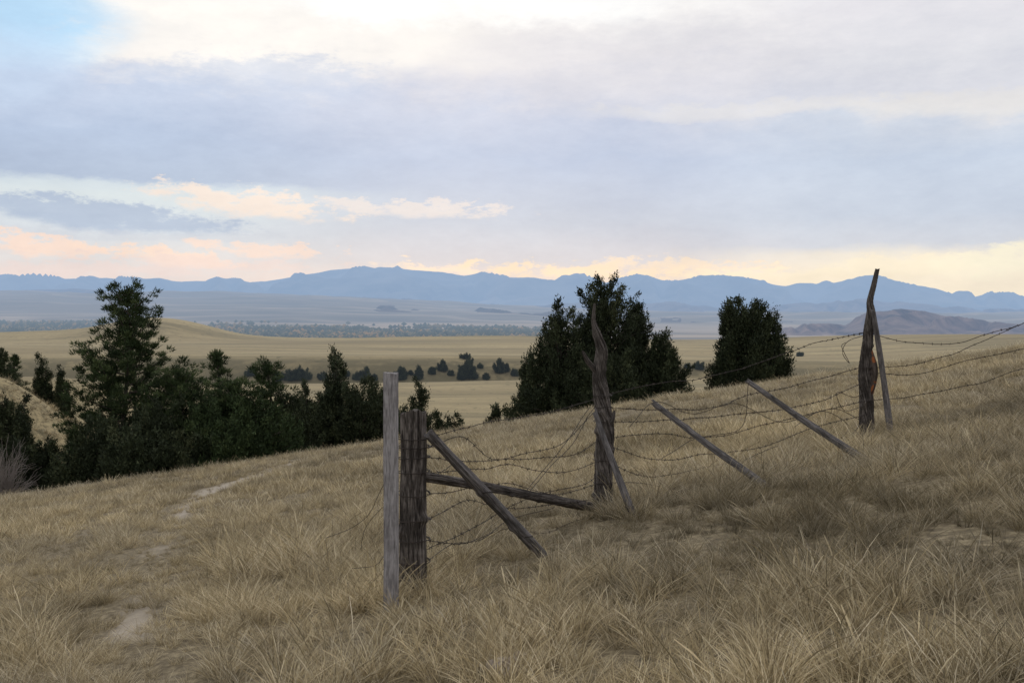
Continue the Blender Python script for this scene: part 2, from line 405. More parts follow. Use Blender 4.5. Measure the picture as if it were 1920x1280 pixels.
# scattered junipers standing on the field
for i, (px, bpy_, top, w) in enumerate([(562, 711, 692, 20), (543, 712, 698, 12), (650, 706, 699, 6), (672, 712, 700, 10), (688, 712, 690, 6), (752, 712, 690, 8), (741, 712, 698, 6), (786, 711, 688, 6), (810, 702, 690, 6),
        (829, 695, 677, 8), (880, 710, 674, 13), (866, 712, 694, 8), (937, 698, 676, 11), (949, 697, 684, 5), (1310, 692, 683, 9), (726, 712, 701, 5), (912, 711, 702, 5), (873, 672, 667, 8), (470, 705, 692, 10), (702, 712, 704, 5),
        (605, 712, 701, 8), (630, 708, 700, 5), (845, 704, 697, 4), (965, 705, 694, 6), (770, 703, 697, 4), (900, 690, 684, 4), (520, 714, 700, 9), (1290, 690, 684, 5), (1500, 668, 662, 5)]):
    q = onground(px, bpy_, 110., 560., .5)
    if q[1] < 120: q = onground(px, bpy_+3, 110., 560., .5)
    if q[1] < 120: continue
    juniper('juniper_shrub', px, q[1], top, w, low if i % 3 else cone, 300+i, leaf=1.5, dens=.8, rough=1.5, mat=jfar, sink=.15)

mtw, n = new_mat('dry_twigs'); finish(n, (.24, .21, .19, 1), .9)
acc = Acc(); r = np.random.default_rng(5)
for k in range(380):
    a = r.random()*6.28; t = r.random()*1.0; L = .7+1.5*r.random()
    p = np.array([0, 0, 0.]); dv = np.array([math.cos(a)*math.sin(t), math.sin(a)*math.sin(t), math.cos(t)]); pts = [p+dv*.2*r.random()]
    for s in range(6):
        dv = dv+r.normal(size=3)*.30; dv /= np.linalg.norm(dv); pts.append(pts[-1]+dv*L/6)
    acc.add(*tube(pts, np.linspace(.012, .004, 7), 3))
b = make_mesh('bare_bush', *acc.get(), mtw); bx, by = (8-960)/F*46, 46; b.location = (bx, by, gz(bx, by)); b.scale = (1.0, 1.0, 1.6)

# ------------------------------------------------------------------ valley trees and town
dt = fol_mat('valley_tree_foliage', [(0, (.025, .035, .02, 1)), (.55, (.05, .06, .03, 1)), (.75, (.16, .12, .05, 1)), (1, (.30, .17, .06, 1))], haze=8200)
n0 = 90000
y = 2100+3900*rng.random(n0)**1.2; u = -.66+1.0*rng.random(n0); x = u*y; px = 960+F*u
dn_ = sstep(.0, .20, fbm(x*.0022, y*.0045, 5.0)+.42*(1-np.abs(y-3100)/1300))*sstep(1100, 960, px)
dn_ = np.where((px < 200) & (y < 5600), np.maximum(dn_, .5*sstep(-.3, .1, fbm(x*.002, y*.003, 9.))), dn_)
k = (rng.random(n0) < dn_*.44); x, y = x[k], y[k]; nt = len(x); print('VTREES', nt)
z = ground_z(x, y); s = 8+11*rng.random(nt)
octV = np.array([[1, 0, 0], [0, 1, 0], [-1, 0, 0], [0, -1, 0], [0, 0, 1], [0, 0, -1]])*np.array([.75, .75, .62])
octF = np.array([[0, 1, 4], [1, 2, 4], [2, 3, 4], [3, 0, 4], [1, 0, 5], [2, 1, 5], [3, 2, 5], [0, 3, 5]])
V = octV[None]*s[:, None, None]*(.7+.6*rng.random((nt, 6, 3)))+np.stack([x, y, z+s*.5], 1)[:, None]
Fc = (octF[None]+6*np.arange(nt)[:, None, None]).reshape(-1, 3)
tsh = np.clip(rng.random(nt)**1.4+.5*fbm(x*.004, y*.004, 3., 2), 0, 1)
make_mesh('distant_trees', V.reshape(-1, 3), Fc, dt, attrs={'shade': ('FLOAT', np.repeat(tsh, 6))})
mh, n = new_mat('town_walls')
at = n.new('ShaderNodeAttribute', attribute_name='shade')
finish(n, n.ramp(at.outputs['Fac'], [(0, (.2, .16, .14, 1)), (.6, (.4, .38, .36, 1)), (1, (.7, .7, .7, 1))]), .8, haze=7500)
Vs = []; Fs = []; Sh = []; nn = 0
for k in range(34):
    u = -.5+.42*rng.random(); y = 2500+1900*rng.random(); x = u*y; z = gz(x, y)
    a, b_, h = 6+9*rng.random(), 6, 4+4*rng.random()
    V = np.array([[-a, -b_, 0], [a, -b_, 0], [a, b_, 0], [-a, b_, 0], [-a, -b_, h], [a, -b_, h], [a, b_, h], [-a, b_, h], [-a, 0, h*1.5], [a, 0, h*1.5]])+np.array([x, y, z+2])
    Fs += [tuple(q+nn for q in f) for f in [(0, 1, 5, 4), (1, 2, 6, 9, 5), (2, 3, 7, 6), (3, 0, 4, 8, 7), (4, 5, 9, 8), (6, 7, 8, 9)]]
    Vs.append(V); nn += 10; Sh.append(np.full(10, rng.random()))
make_mesh('distant_town', np.concatenate(Vs), Fs, mh, attrs={'shade': ('FLOAT', np.concatenate(Sh))})

# ------------------------------------------------------------------ weathered wood fence
def wood_mat(name, cols, patch=None):
    m, n = new_mat(name)
    at = n.new('ShaderNodeAttribute', attribute_name='wood_co')
    v = n.vm('MULTIPLY', at.outputs['Vector'], (1.0, 1.0, .10))
    g1 = n.noise(v, 55, 5, .65); g2 = n.noise(v, 160, 4, .6)
    g3 = n.noise(at.outputs['Vector'], 5, 4, .6)
    f = n.m('ADD', n.m('MULTIPLY', g1, .6), n.m('MULTIPLY', g2, .4))
    c = n.ramp(f, [(.38, cols[0]), (.49, cols[1]), (.60, cols[2])])
    c = n.mix(n.mr(g3, .45, .68, 0.0, .6), c, cols[0])
    if patch: c = n.mix(n.mr(n.noise(at.outputs['Vector'], 6.5, 2), .54, .60, 0.0, .9), c, patch)
    finish(n, c, .9, f, bstr=1.0, bdist=.008)
    return m
w_dark = wood_mat('weathered_dark_wood', [(.018, .015, .013, 1), (.070, .060, .052, 1), (.20, .175, .155, 1)])
w_grey = wood_mat('weathered_grey_wood', [(.035, .032, .03, 1), (.12, .11, .105, 1), (.25, .23, .22, 1)])
w_board = wood_mat('grey_board', [(.13, .12, .12, 1), (.27, .255, .25, 1), (.38, .36, .355, 1)])
w_red = wood_mat('red_heartwood', [(.022, .017, .014, 1), (.07, .055, .045, 1), (.15, .12, .10, 1)], (.30, .10, .035, 1))

fence = bpy.data.objects.new('barbed_wire_fence', None); COL.objects.link(fence)
def resample(P, n):
    P = np.asarray(P, float); m = len(P)
    t = np.linspace(0, m-1, n)
    Pp = np.vstack([2*P[0]-P[1], P, 2*P[-1]-P[-2]])
    i = np.minimum(t.astype(int), m-2); f = (t-i)[:, None]
    a, b, c, e = Pp[i], Pp[i+1], Pp[i+2], Pp[i+3]
    return .5*((2*b)+(-a+c)*f+(2*a-5*b+4*c-e)*f*f+(-a+3*b-3*c+e)*f**3)
def log(name, pts, radii, mat, seed, groove=.12, twist=0.0, seg=56, jag=.02, knots=0, square=0.0):
    Q = np.column_stack([np.asarray(pts, float), radii])
    n = int(max(24, np.linalg.norm(Q[-1, :3]-Q[0, :3])*60))
    Q = resample(Q, n); P = Q[:, :3]; Rr = Q[:, 3]
    s = np.concatenate([[0], np.cumsum(np.linalg.norm(np.diff(P, axis=0), axis=1))])
    Tn = np.gradient(P, axis=0); Tn /= np.linalg.norm(Tn, axis=1, keepdims=True)
    ref = np.array([0, 1.0, 0])
    a = np.cross(Tn, ref); a /= np.linalg.norm(a, axis=1, keepdims=True); b = np.cross(Tn, a)
    th = np.arange(seg)/seg*2*math.pi
    S, TH = np.meshgrid(s, th, indexing='ij'); TW = TH+twist*S
    cx, cy = np.cos(TW), np.sin(TW)
    g = vn3(cx*4.2+seed, cy*4.2, S*1.1+seed)
    crack = np.clip(-vn3(cx*3.1+seed*3, cy*3.1, S*.6), .35, 1)-.35
    disp = 1+groove*g+groove*.7*vn3(cx*9+seed, cy*9, S*2.2)-groove*3.2*crack+.07*vn3(cx*.9, cy*.9+seed, S*4)
    if square: disp = disp*(1+square*(1/np.maximum(np.abs(np.cos(TH)), np.abs(np.sin(TH)))-1.2))
    for k in range(knots):
        ks, kt = rng.random()*s[-1], rng.random()*6.28
        dd = ((S-ks)/.035)**2+((np.angle(np.exp(1j*(TH-kt))))/.40)**2
        disp = disp+.35*np.exp(-dd)
    r = Rr[:, None]*disp
    V = P[:, None]+r[..., None]*(np.cos(TH)[..., None]*a[:, None]+np.sin(TH)[..., None]*b[:, None])
    jg = jag*vn3(np.cos(th)*2.5+seed, np.sin(th)*2.5, 3.0)
    V[-1] += jg[:, None]*Tn[-1]*1.2; V[0] += jg[:, None]*Tn[0]
    co = np.stack([np.cos(TW)*.09, np.sin(TW)*.09, S+seed*1.7], -1)
    Vv = V.reshape(-1, 3); Cc = co.reshape(-1, 3)
    i0 = len(Vv)
    Vv = np.vstack([Vv, V[0].mean(0), V[-1].mean(0)]); Cc = np.vstack([Cc, [0, 0, seed], [0, 0, seed+5]])
    Fq = grid_faces(n, seg, True).tolist()
    for j in range(seg):
        k = (j+1) % seg
        Fq.append((i0, k, j)); Fq.append((i0+1, (n-1)*seg+j, (n-1)*seg+k))
    return make_mesh(name, Vv, Fq, mat, False, parent=fence, attrs={'wood_co': ('FLOAT_VECTOR', Cc)})
A0 = onground(775, 1112); B0 = onground(1130, 962); C0 = onground(1626, 818)
dA, dB, dC = A0[1], B0[1], C0[1]
print('POSTS', A0, B0, C0)
dn = np.array([0, 0, -.25])
log('corner_post', [A0+dn, A0, W(776, 1000, dA), W(776, 880, dA), W(775, 772, dA)], [.11, .105, .098, .099, .10], w_dark, 2, groove=.12, jag=.03, square=.35, knots=2)
log('twisted_post', [B0+dn, B0, W(1132, 880, dB), W(1134, 800, dB), W(1127, 740, dB), W(1122, 700, dB), W(1127, 660, dB), W(1121, 630, dB), W(1113, 602, dB), W(1115, 570, dB)],
    [.09, .088, .086, .086, .080, .064, .056, .040, .022, .012], w_dark, 5, groove=.17, twist=3.0, knots=10)
log('twisted_post_stub', [W(1122, 700, dB), W(1103, 678, dB-.03), W(1092, 658, dB-.05)], [.035, .026, .012], w_dark, 6, seg=20)
log('twisted_post_stub', [W(1130, 800, dB), W(1146, 790, dB-.04), W(1152, 770, dB-.05)], [.035, .026, .012], w_dark, 7, seg=20)
log('forked_post', [C0+dn, C0, W(1624, 760, dC), W(1622, 700, dC), W(1627, 640, dC), W(1633, 590, dC), W(1631, 565, dC), W(1638, 535, dC), W(1645, 505, dC)],
    [.095, .095, .088, .080, .066, .056, .040, .032, .026], w_dark, 8, groove=.17, twist=2.0, knots=9)
log('forked_post_side', [W(1622, 770, dC), W(1636, 720, dC-.05), W(1639, 690, dC-.08), W(1630, 650, dC-.02)], [.03, .042, .042, .02], w_red, 9, groove=.2, knots=2, seg=30)
Cp = onground(1670, 815)
log('leaning_pole', [Cp+dn*.5, Cp, W(1655, 700, dC-.1), W(1637, 582, dC-.12)], [.044, .044, .038, .03], w_grey, 10, groove=.06, seg=26)
e = onground(1018, 1042); dv = (e-W(805, 815, dA-.15)); dv /= np.linalg.norm(dv)
log('diagonal_brace', [W(803, 812, dA-.12), W(910, 925, (dA+e[1])/2-.08), e+dv*.12], [.036, .041, .044], w_grey, 11, groove=.06, seg=28, knots=4)
log('horizontal_brace', [W(790, 893, dA), W(900, 910, dA+.9), W(1010, 932, dA+1.8), W(1122, 952, dB-.05)], [.034, .040, .042, .048], w_dark, 12, groove=.10, seg=30, knots=4)
def stake(pt, pb, dt_, r0, r1, mat, seed):
    e = onground(*pb); t = W(*pt, e[1]+dt_); v = (e-t)/np.linalg.norm(e-t)
    mid = (e+t)/2+np.array([0, 0, -.015])
    log('leaning_stake', [t, mid, e+v*.15], [r0, (r0+r1)/2, r1], mat, seed, groove=.10, seg=26, knots=3, jag=.05)
stake((1115, 772), (1190, 972), .45, .022, .038, w_grey, 21)
stake((1224, 754), (1442, 914), .8, .028, .042, w_grey, 22)
stake((1402, 714), (1619, 860), .9, .028, .046, w_grey, 23)
bb = onground(732, 1146)
w, t_ = .041, .020
V = []; Co = []; nz = 40
for i in range(nz+1):
    f = i/nz
    p = (bb+dn)*(1-f)+W(734, 700, bb[1])*f
    p = p+np.array([.004*math.sin(f*5), 0, 0])
    for (sx, sy) in ((-1, -1), (-.8, -1.06), (.8, -1.06), (1, -1), (1, 1), (-1, 1)):
        V.append(p+np.array([sx*w+sy*.006+.0015*float(vn3(f*30, sx*3, sy)), sy*t_+sx*.012, (.012*float(vn3(sx*3, sy, 1.)) if i == nz else 0)]))
        Co.append([sx*w, sy*t_, f*1.9])
V = np.array(V); Fq = grid_faces(nz+1, 6, True).tolist(); Fq += [(5, 4, 3, 2, 1, 0), tuple(nz*6+k for k in range(6))]
make_mesh('upright_board', V, Fq, w_board, parent=fence, attrs={'wood_co': ('FLOAT_VECTOR', Co)})

mw, n = new_mat('rusty_wire')
g = n.new('ShaderNodeNewGeometry')
finish(n, n.ramp(n.noise(g.outputs['Position'], 30, 3), [(.35, (.02, .016, .014, 1)), (.65, (.055, .042, .034, 1))]), .7, spec=.3)
wa = Acc()
def wire(pts, rad=.0029, barbs=True, wob=.016):
    pts = np.asarray(pts, float)
    L = np.sum(np.linalg.norm(np.diff(pts, axis=0), axis=1)); n = int(max(12, L*22))
    P = resample(pts, n)
    env = np.sin(np.linspace(0, math.pi, n)).clip(0, 1)**.3
    sd = rng.random()*50
    tt = np.linspace(0, L, n)
    P = P+(wob*env*np.array([vn3(tt*2.2+sd, 1., 1.), vn3(tt*2.2, sd, 2.), vn3(tt*2.8, 3., sd)])).T
    P = P+(.25*rad*rng.normal(size=(n, 3)))
    rr = rad*(P[:, 1]/8.5).clip(1, 1.6)
    wa.add(*tube(P, rr, 5))
    if barbs:
        s = .06
        cum = np.concatenate([[0], np.cumsum(np.linalg.norm(np.diff(P, axis=0), axis=1))])
        while s < cum[-1]:
            p = np.array([np.interp(s, cum, P[:, k]) for k in range(3)]); q = np.interp(s, cum, rr)
            for k in range(2):
                dvv = rng.normal(size=3); dvv /= np.linalg.norm(dvv)
                wa.add(*tube([p-dvv*.020, p, p+dvv*.020], [q*.5, q*1.1, q*.5], 4))
            s += .125
def dep(px):
    return float(np.interp(px, [560, 775, 1130, 1626, 2150], [dA+.25, dA-.11, dB-.10, dC-.10, dC+.2]))
def pw(L, off=0, **k): wire([W(x, y, dep(x)+off) for x, y in L], **k)
pw([(800, 822), (860, 802), (940, 790), (1030, 772), (1105, 752), (1130, 742)])
pw([(800, 838), (870, 818), (920, 858), (990, 848), (1060, 830), (1110, 775), (1128, 765)])
pw([(800, 858), (900, 866), (1000, 858), (1080, 850), (1130, 820)])
pw([(800, 885), (880, 880), (960, 872), (1050, 885), (1130, 862)])
pw([(800, 925), (880, 918), (960, 905), (1050, 925), (1130, 905)])
pw([(800, 975), (880, 940), (950, 955), (1040, 945), (1130, 935)])
pw([(800, 1012), (870, 1018), (950, 990), (1020, 1000), (1080, 975), (1140, 965)])
pw([(800, 1052), (850, 1020), (900, 1012), (960, 975), (1040, 950)], barbs=False)
pw([(975, 935), (1020, 880), (1060, 830), (1105, 765)], barbs=False)
pw([(988, 930), (1030, 875), (1075, 830), (1112, 768)], barbs=False)
pw([(800, 900), (850, 870), (830, 835), (802, 840)], barbs=False)
pw([(800, 1030), (900, 985), (1000, 930), (1100, 905), (1130, 880)])
pw([(1000, 1000), (1060, 1010), (1120, 985), (1180, 960), (1260, 975)], barbs=False)
pw([(1128, 742), (1220, 722), (1330, 706), (1420, 680), (1520, 645), (1620, 624)])
pw([(1130, 765), (1230, 768), (1330, 765), (1400, 742), (1500, 720), (1610, 690)])
pw([(1135, 790), (1240, 788), (1330, 782), (1450, 770), (1540, 750), (1622, 715)])
pw([(1138, 822), (1230, 812), (1320, 820), (1420, 800), (1520, 775), (1622, 752)])
pw([(1140, 835), (1230, 862), (1340, 850), (1430, 838), (1530, 800), (1622, 778)])
pw([(1140, 868), (1220, 895), (1300, 880), (1370, 868), (1430, 880), (1520, 850), (1600, 820)])
pw([(1145, 905), (1200, 905), (1290, 915), (1370, 890), (1400, 860), (1460, 835)], barbs=False)
pw([(1180, 800), (1230, 755), (1300, 775), (1380, 755), (1470, 790), (1560, 765), (1620, 790)], barbs=False)
pw([(1240, 860), (1300, 822), (1390, 800), (1405, 716)], barbs=False)
pw([(1490, 800), (1540, 770), (1590, 800), (1560, 835), (1600, 812), (1622, 780)], barbs=False)
pw([(1625, 622), (1700, 640), (1790, 642), (1870, 622), (1935, 602), (2150, 540)])
pw([(1625, 690), (1720, 682), (1820, 650), (1920, 605), (2150, 520)])
pw([(1625, 700), (1720, 700), (1830, 672), (1930, 650), (2150, 600)])
pw([(1625, 752), (1720, 742), (1830, 720), (1930, 690), (2150, 650)])
pw([(1622, 628), (1590, 640), (1580, 662), (1592, 680), (1578, 650), (1585, 642)], barbs=False, wob=.004)
pw([(1622, 760), (1585, 770), (1570, 735), (1600, 745), (1622, 735)], barbs=False)
pw([(722, 905), (708, 935), (690, 965), (655, 990), (610, 1008)], barbs=False, rad=.002)
pw([(722, 948), (708, 962), (686, 990), (677, 1030)], barbs=False, rad=.002)
pw([(722, 1092), (690, 1088), (650, 1100), (620, 1130), (600, 1165)], barbs=True, rad=.002)
pw([(722, 1040), (700, 1060), (660, 1065)], barbs=False, rad=.002)
def wrap(c, rad, tilt, turns=1.15):
    th = np.linspace(0, 6.28*turns, 34)
    P = np.stack([c[0]+rad*np.cos(th), c[1]+rad*np.sin(th), c[2]+tilt*np.cos(th+1)+.008*th/6.28], 1)
    wa.add(*tube(P, np.full(34, .0035), 5))
for y in (822, 838, 858, 885, 925, 975, 1012, 1052): wrap(W(776, y, dA), .117, .006*rng.normal())
for y in (742, 765, 790, 862, 905, 935): wrap(W(1130, y, dB), .092, .01*rng.normal())
for y in (624, 690, 752): wrap(W(1625, y, dC), .085, .01*rng.normal())
for px in (905, 985):
    f = (px-805)/215.; wrap(W(803, 812, dA-.12)*(1-f)+e*f, .052, .012)
make_mesh('barbed_wire', *wa.get(), mw, parent=fence)

# ------------------------------------------------------------------ grass
mgr, n = new_mat('dry_grass_blades')
a1 = n.new('ShaderNodeAttribute', attribute_name='shade')
a2 = n.new('ShaderNodeAttribute', attribute_name='tint', attribute_type='INSTANCER')
a3 = n.new('ShaderNodeAttribute', attribute_name='bright', attribute_type='INSTANCER')
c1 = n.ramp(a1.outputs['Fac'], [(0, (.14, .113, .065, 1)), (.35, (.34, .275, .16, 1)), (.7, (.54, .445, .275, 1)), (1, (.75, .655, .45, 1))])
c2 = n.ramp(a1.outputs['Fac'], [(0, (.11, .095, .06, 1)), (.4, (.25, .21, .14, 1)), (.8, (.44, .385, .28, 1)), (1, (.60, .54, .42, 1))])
c = n.mix(a2.outputs['Fac'], c1, c2)
cb = n.new('ShaderNodeCombineXYZ')
for i in range(3): n.put(cb.inputs[i], a3.outputs['Fac'])
c = n.mix(1.0, c, cb.outputs[0], 'MULTIPLY')
dif = n.new('ShaderNodeBsdfDiffuse'); n.put(dif.inputs[0], c)
trn = n.new('ShaderNodeBsdfTranslucent'); n.put(trn.inputs[0], c)
mx = n.new('ShaderNodeMixShader'); mx.inputs[0].default_value = .3
n.put(mx.inputs[1], dif.outputs[0]); n.put(mx.inputs[2], trn.outputs[0])
o = n.new('ShaderNodeOutputMaterial'); n.put(o.inputs[0], mx.outputs[0])

tcol = bpy.data.collections.new('grass_tufts')
def tuft(idx, nb, L0, L1, wd, spread, rad, seedheads=0):
    r = np.random.default_rng(900+idx)
    V = []; Fc = []; S = []; k = 0
    for i in range(nb+seedheads):
        head = i >= nb
        a = r.random()*6.283; rr = rad*math.sqrt(r.random())
        p = np.array([math.cos(a)*rr, math.sin(a)*rr, -.02])
        L = (L0+(L1-L0)*r.random()) if not head else L1*(1.0+.35*r.random())
        lean = abs(r.normal())*spread*(1 if not head else .5)+.05; la = a+r.normal()*.7
        dv = np.array([math.cos(la)*math.sin(lean), math.sin(la)*math.sin(lean), math.cos(lean)])
        curl = .10+.40*r.random(); w0 = wd*(.6+.8*r.random()); sc = np.clip(.46+.27*r.normal(), 0, 1)
        if r.random() < .12: sc = .95
        sd = np.cross(dv, r.normal(size=3)); sd /= np.linalg.norm(sd)
        ns = 3 if idx >= 6 else 4
        for s in range(ns+1):
            f = s/ns; ww = w0*(1-f**1.6)*.5+.0003
            if head: ww = (w0*.22 if f < .7 else w0*(1.0 if f < .9 else .4))
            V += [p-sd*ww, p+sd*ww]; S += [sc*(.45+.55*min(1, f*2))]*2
            if s < ns: Fc.append((k, k+1, k+3, k+2))
            k += 2
            dv = dv+np.array([math.cos(la), math.sin(la), -.35])*curl*.55; dv /= np.linalg.norm(dv)
            p = p+dv*L/ns
    return make_mesh('tuft_%02d' % idx, np.array(V), np.array(Fc), mgr, attrs={'shade': ('FLOAT', S)}, link=False)
specs = [(70, .12, .30, .0036, .40, .07, 3), (70, .10, .26, .0036, .55, .09, 0), (55, .16, .37, .0034, .34, .05, 4), (80, .07, .19, .0034, .7, .10, 0), (60, .12, .28, .0040, .6, .08, 2), (64, .08, .22, .0036, .8, .09, 0),
         (46, .12, .28, .0085, .45, .11, 2), (50, .10, .25, .0085, .6, .13, 0), (42, .11, .30, .0085, .4, .10, 3), (50, .07, .20, .009, .75, .14, 0)]
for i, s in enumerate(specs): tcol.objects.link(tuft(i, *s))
pts = []
def scatter(r0, r1, dens, far, sc):
    umax = .74
    area = umax*(r1*r1-r0*r0)+2*(r1-r0)
    n = int(area*dens)
    y = np.sqrt(r0*r0+(r1*r1-r0*r0)*rng.random(n)); x = (rng.random(n)*2-1)*(umax*y+.8)
    n1 = fbm(x*2.0, y*2.0, 2.0, 3); n2 = fbm(x*.35+4, y*.35, 6.0, 3)
    keep = rng.random(n) < np.clip(.80+1.1*n1, .42, 1)*(1-.85*bare(x, y))
    x, y, n1, n2 = x[keep], y[keep], n1[keep], n2[keep]
    s = sc*(.62+.32*rng.random(len(x))+1.0*n1+.45*n2); s = np.clip(s, .40*sc, 1.6*sc)
    s *= 1-.5*sstep(.7, .15, seg_dist(x, y, trail))-.4*sstep(.6, .12, seg_dist(x+1.5, y-.3, trail))
    tint = np.clip(.48+1.2*fbm(x*.28, y*.28, 9.0, 3)+.3*rng.normal(size=len(x)), 0, 1)
    br = np.clip(1.0+.8*fbm(x*.45+20, y*.45, 11.0, 3)+.6*n1+.13*rng.normal(size=len(x))-.20*sstep(-.5, 4, x-.1*y)*sstep(16, 6, y), .42, 1.32)
    idx = (rng.integers(6, 10, len(x)) if far else rng.integers(0, 6, len(x)))
    pts.append(np.column_stack([x, y, ground_z(x, y), s, tint, idx, br]))
scatter(2.2, 9, 66, False, 1.0)
scatter(9, 16, 38, False, 1.05)
scatter(16, 30, 22, True, 1.0)
scatter(30, 62, 10, True, 1.15)
scatter(62, 110, 2.6, True, 1.8)
G = np.concatenate(pts); print('GRASS', len(G))
rot = np.column_stack([.10*rng.normal(size=len(G)), .12+.10*rng.normal(size=len(G)), rng.random(len(G))*6.283])
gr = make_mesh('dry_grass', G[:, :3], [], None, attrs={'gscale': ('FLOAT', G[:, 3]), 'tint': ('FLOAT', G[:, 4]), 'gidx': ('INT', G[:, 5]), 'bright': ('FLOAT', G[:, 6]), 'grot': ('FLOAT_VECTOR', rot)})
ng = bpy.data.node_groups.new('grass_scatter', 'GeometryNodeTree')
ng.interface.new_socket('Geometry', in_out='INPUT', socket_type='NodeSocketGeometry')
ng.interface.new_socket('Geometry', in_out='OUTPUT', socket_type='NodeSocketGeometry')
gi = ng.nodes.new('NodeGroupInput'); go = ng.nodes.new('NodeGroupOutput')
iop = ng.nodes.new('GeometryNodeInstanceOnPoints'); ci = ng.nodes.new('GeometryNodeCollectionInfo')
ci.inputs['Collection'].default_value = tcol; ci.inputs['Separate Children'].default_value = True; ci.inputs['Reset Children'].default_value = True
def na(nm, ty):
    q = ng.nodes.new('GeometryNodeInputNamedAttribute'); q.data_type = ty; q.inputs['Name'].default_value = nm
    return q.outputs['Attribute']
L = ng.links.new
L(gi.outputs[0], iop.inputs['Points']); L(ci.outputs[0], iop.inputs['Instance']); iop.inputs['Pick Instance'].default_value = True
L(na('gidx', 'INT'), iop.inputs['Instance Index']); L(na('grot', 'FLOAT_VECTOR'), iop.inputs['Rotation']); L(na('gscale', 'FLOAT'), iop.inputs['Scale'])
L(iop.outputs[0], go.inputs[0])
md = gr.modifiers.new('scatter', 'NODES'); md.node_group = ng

mst, n = new_mat('pale_stone'); g = n.new('ShaderNodeNewGeometry')
finish(n, n.ramp(n.noise(g.outputs['Position'], 20, 5), [(.3, (.22, .18, .15, 1)), (.7, (.42, .37, .32, 1))]), .95)
for (px, py, s) in [(945, 1262, .09), (975, 1240, .05)]:
    p = onground(px, py)
    bm = bmesh.new(); bmesh.ops.create_icosphere(bm, subdivisions=3, radius=1)
    for v in bm.verts:
        v.co *= 1+.35*float(vn3(v.co.x*1.3+px, v.co.y*1.3, v.co.z*1.3)); v.co.z *= .6
    me = bpy.data.meshes.new('stone'); bm.to_mesh(me); bm.free(); me.materials.append(mst)
    ob = bpy.data.objects.new('stone', me); ob.location = p+np.array([0, 0, .02]); ob.scale = (s*1.3, s, s); COL.objects.link(ob)

# ------------------------------------------------------------------ sky
wd = bpy.data.worlds.new('World'); scene.world = wd; wd.use_nodes = True
wd.node_tree.nodes.clear(); n = N(wd.node_tree)
SUN_EL, SUN_AZ = math.radians(24), math.radians(-4)
tc = n.new('ShaderNodeTexCoord'); sep = n.new('ShaderNodeSeparateXYZ'); n.put(sep.inputs[0], tc.outputs['Generated'])
azn = n.m('ARCTAN2', sep.outputs[0], sep.outputs[1]); eln = n.m('ARCSINE', sep.outputs[2])
cmb = n.new('ShaderNodeCombineXYZ'); n.put(cmb.inputs[0], azn); n.put(cmb.inputs[1], n.m('MULTIPLY', eln, 2.4))
cv = cmb.outputs[0]
sc_ = n.new('ShaderNodeSeparateColor'); n.put(sc_.inputs[0], n.noise(cv, 8, 6, .62, out='Color'))
nz1 = n.m('SUBTRACT', sc_.outputs[0], .5); nz2 = n.m('SUBTRACT', sc_.outputs[1], .5); st = sc_.outputs[2]
nf = n.m('SUBTRACT', n.noise(n.vm('ADD', cv, (1.2, 7.1, 0)), 34, 6, .68), .5)
def sky_pos(px, py):
    u, v = (px-960)/F, (590-py)/F
    a = math.atan(u); return a, math.atan(v*math.cos(a))
EM = .34
def rampcol(px, stops, extra):
    return [(max(0, min(1, sky_pos(px, py)[1]/EM)), lin(*c)) for py, c in stops]+[(1.0, lin(*extra))]
eld = n.m('ADD', eln, n.m('ADD', n.m('MULTIPLY', nz1, .095), n.m('MULTIPLY', nf, .022)))
eld2 = n.m('ADD', eln, n.m('ADD', n.m('MULTIPLY', nz1, .020), n.m('MULTIPLY', nf, .012)))
lo = n.mr(eln, .10, .20)
e_ = n.m('ADD', n.m('MULTIPLY', eld, lo), n.m('MULTIPLY', eld2, n.m('SUBTRACT', 1.0, lo)))
e_ = n.m('DIVIDE', e_, EM)
left = n.ramp(e_, rampcol(250, [(590, (226, 210, 209)), (530, (226, 215, 214)), (480, (223, 220, 221)), (430, (212, 219, 227)), (365, (219, 228, 231)), (348, (211, 222, 229)), (334, (177, 192, 215)), (250, (182, 198, 223)), (165, (199, 211, 232)), (135, (218, 222, 232)), (112, (246, 241, 237)), (10, (253, 249, 243))], (240, 240, 242)))
mid = n.ramp(e_, rampcol(960, [(590, (234, 216, 206)), (520, (229, 214, 209)), (490, (212, 209, 216)), (420, (199, 205, 219)), (300, (189, 201, 224)), (200, (202, 209, 227)), (150, (216, 217, 227)), (110, (236, 232, 230)), (60, (246, 243, 239)), (5, (254, 252, 249))], (246, 246, 246)))
right = n.ramp(e_, rampcol(1700, [(590, (249, 236, 213)), (500, (248, 235, 214)), (474, (240, 231, 217)), (455, (208, 212, 222)), (400, (201, 210, 225)), (300, (200, 211, 228)), (235, (210, 217, 229)), (205, (225, 225, 229)), (180, (219, 220, 228)), (90, (226, 226, 231)), (0, (229, 227, 232))], (232, 232, 238)))
col = n.mix(n.mr(azn, -.34, -.06), left, mid)
col = n.mix(n.mr(azn, .10, .36), col, right)
axd = n.m('ADD', azn, n.m('ADD', n.m('MULTIPLY', nz2, .09), n.m('MULTIPLY', nf, .03)))
eyd = n.m('ADD', eln, n.m('ADD', n.m('MULTIPLY', nz1, .030), n.m('MULTIPLY', nf, .018)))
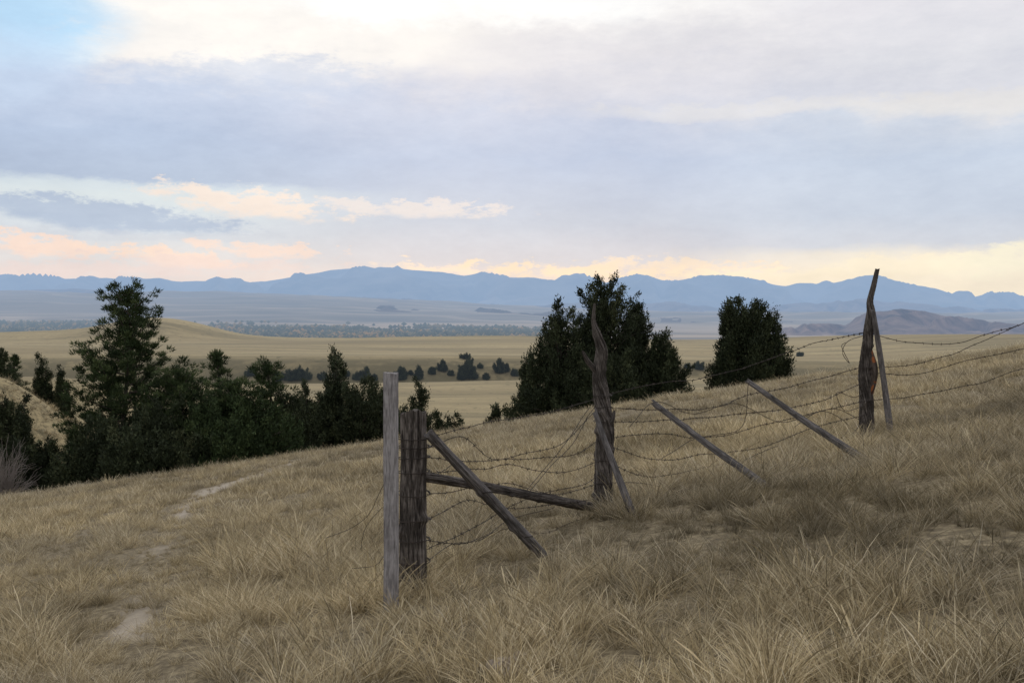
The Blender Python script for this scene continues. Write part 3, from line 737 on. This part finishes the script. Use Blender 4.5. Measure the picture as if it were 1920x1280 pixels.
def cloud(px, py, rx, ry, c, a=1.0, soft=.6, tilt=0.0, tex=0.0):
    global col
    ca, ce = sky_pos(px, py)
    dx = n.m('SUBTRACT', axd, ca); dy = n.m('SUBTRACT', eyd, ce)
    if tilt: dy = n.m('MULTIPLY_ADD', dx, -tilt, dy)
    dx = n.m('DIVIDE', dx, rx/F); dy = n.m('DIVIDE', dy, ry/F)
    q = n.m('MULTIPLY_ADD', dx, dx, n.m('MULTIPLY', dy, dy))
    if tex: q = n.m('MULTIPLY_ADD', nf, tex, q)
    msk = n.mr(q, 1-soft, 1+soft, a, 0.0)
    col = n.mix(msk, col, lin(*c))
cloud(30, 30, 150, 75, (184, 222, 250), .95, .95)
cloud(0, 120, 120, 60, (198, 218, 242), .5, .9)
cloud(700, 5, 120, 40, (255, 255, 253), 1, .9)
cloud(1000, 0, 200, 45, (255, 255, 253), .9, .9)
cloud(560, 90, 330, 50, (252, 248, 242), .75, .9, 0, 3)
cloud(1180, 125, 330, 80, (220, 219, 226), .7, .9)
cloud(1380, 208, 260, 14, (232, 229, 227), .6, .95, 0, 4)
cloud(1820, 190, 160, 22, (235, 231, 226), .6, .95, 0, 4)
cloud(520, 148, 180, 36, (196, 208, 229), .6, .9, 0, 4)
cloud(190, 402, 210, 24, (178, 193, 215), .95, .6, -.05, 4)
cloud(60, 388, 120, 12, (184, 198, 218), .8, .7, 0, 4)
cloud(300, 440, 240, 9, (203, 209, 220), .5, .8, 0, 4)
cloud(470, 380, 150, 19, (248, 230, 216), .9, .9, -.12, 9.0)
cloud(770, 392, 140, 14, (241, 229, 222), .75, .9, -.05, 9.0)
cloud(90, 462, 110, 17, (250, 222, 206), .9, .95, -.08, 11)
cloud(310, 482, 95, 14, (251, 223, 205), .9, .95, -.15, 11)
cloud(480, 468, 115, 12, (248, 222, 208), .85, .95, -.05, 11)
cloud(210, 502, 280, 18, (238, 217, 212), .6, .95, 0, 10)
cloud(830, 506, 100, 9, (253, 230, 207), .85, .9, -.08, 9)
cloud(1130, 512, 220, 13, (254, 229, 198), .9, .9, -.04, 9)
cloud(1270, 499, 160, 11, (250, 227, 202), .8, .95, -.05, 9)
cloud(1440, 522, 190, 15, (251, 236, 210), .8, .95, 0, 7)
cloud(1720, 493, 170, 15, (254, 240, 214), .85, .95, .05, 8)
cloud(1880, 490, 100, 25, (252, 244, 219), .8, .95, 0, 6)
col = n.mix(1.0, col, n.ramp(st, [(.3, (.92, .925, .945, 1)), (.7, (1.08, 1.07, 1.055, 1))]), 'MULTIPLY')
col = n.mix(1.0, col, n.ramp(n.m('ADD', nf, .5), [(.3, (.965, .97, .98, 1)), (.7, (1.03, 1.03, 1.025, 1))]), 'MULTIPLY')
sky = n.new('ShaderNodeTexSky', sky_type='NISHITA'); sky.sun_disc = False
sky.sun_elevation = SUN_EL; sky.sun_rotation = SUN_AZ
b1 = n.new('ShaderNodeBackground'); n.put(b1.inputs[0], sky.outputs[0]); b1.inputs[1].default_value = .10
b2 = n.new('ShaderNodeBackground'); n.put(b2.inputs[0], col); b2.inputs[1].default_value = 1.0
ms = n.new('ShaderNodeMixShader'); ms.inputs[0].default_value = .95
n.put(ms.inputs[1], b1.outputs[0]); n.put(ms.inputs[2], b2.outputs[0])
o = n.new('ShaderNodeOutputWorld'); n.put(o.inputs[0], ms.outputs[0])

sl = bpy.data.lights.new('sun', 'SUN'); sl.energy = .8; sl.angle = math.radians(15); sl.color = (1, .93, .84)
so = bpy.data.objects.new('sun', sl); COL.objects.link(so)
sv = Vector((math.sin(SUN_AZ)*math.cos(SUN_EL), math.cos(SUN_AZ)*math.cos(SUN_EL), math.sin(SUN_EL)))
so.rotation_euler = sv.to_track_quat('Z', 'Y').to_euler()

cam = bpy.data.cameras.new('camera'); co = bpy.data.objects.new('camera', cam); COL.objects.link(co)
cam.sensor_width = 36; cam.lens = 36*F/1920; cam.shift_y = -50/1920; cam.clip_start = .05; cam.clip_end = 60000
co.location = (0, 0, 0); co.rotation_euler = (math.radians(90), 0, 0)
scene.camera = co
scene.view_settings.view_transform = 'Standard'; scene.view_settings.look = 'None'; scene.view_settings.exposure = 0
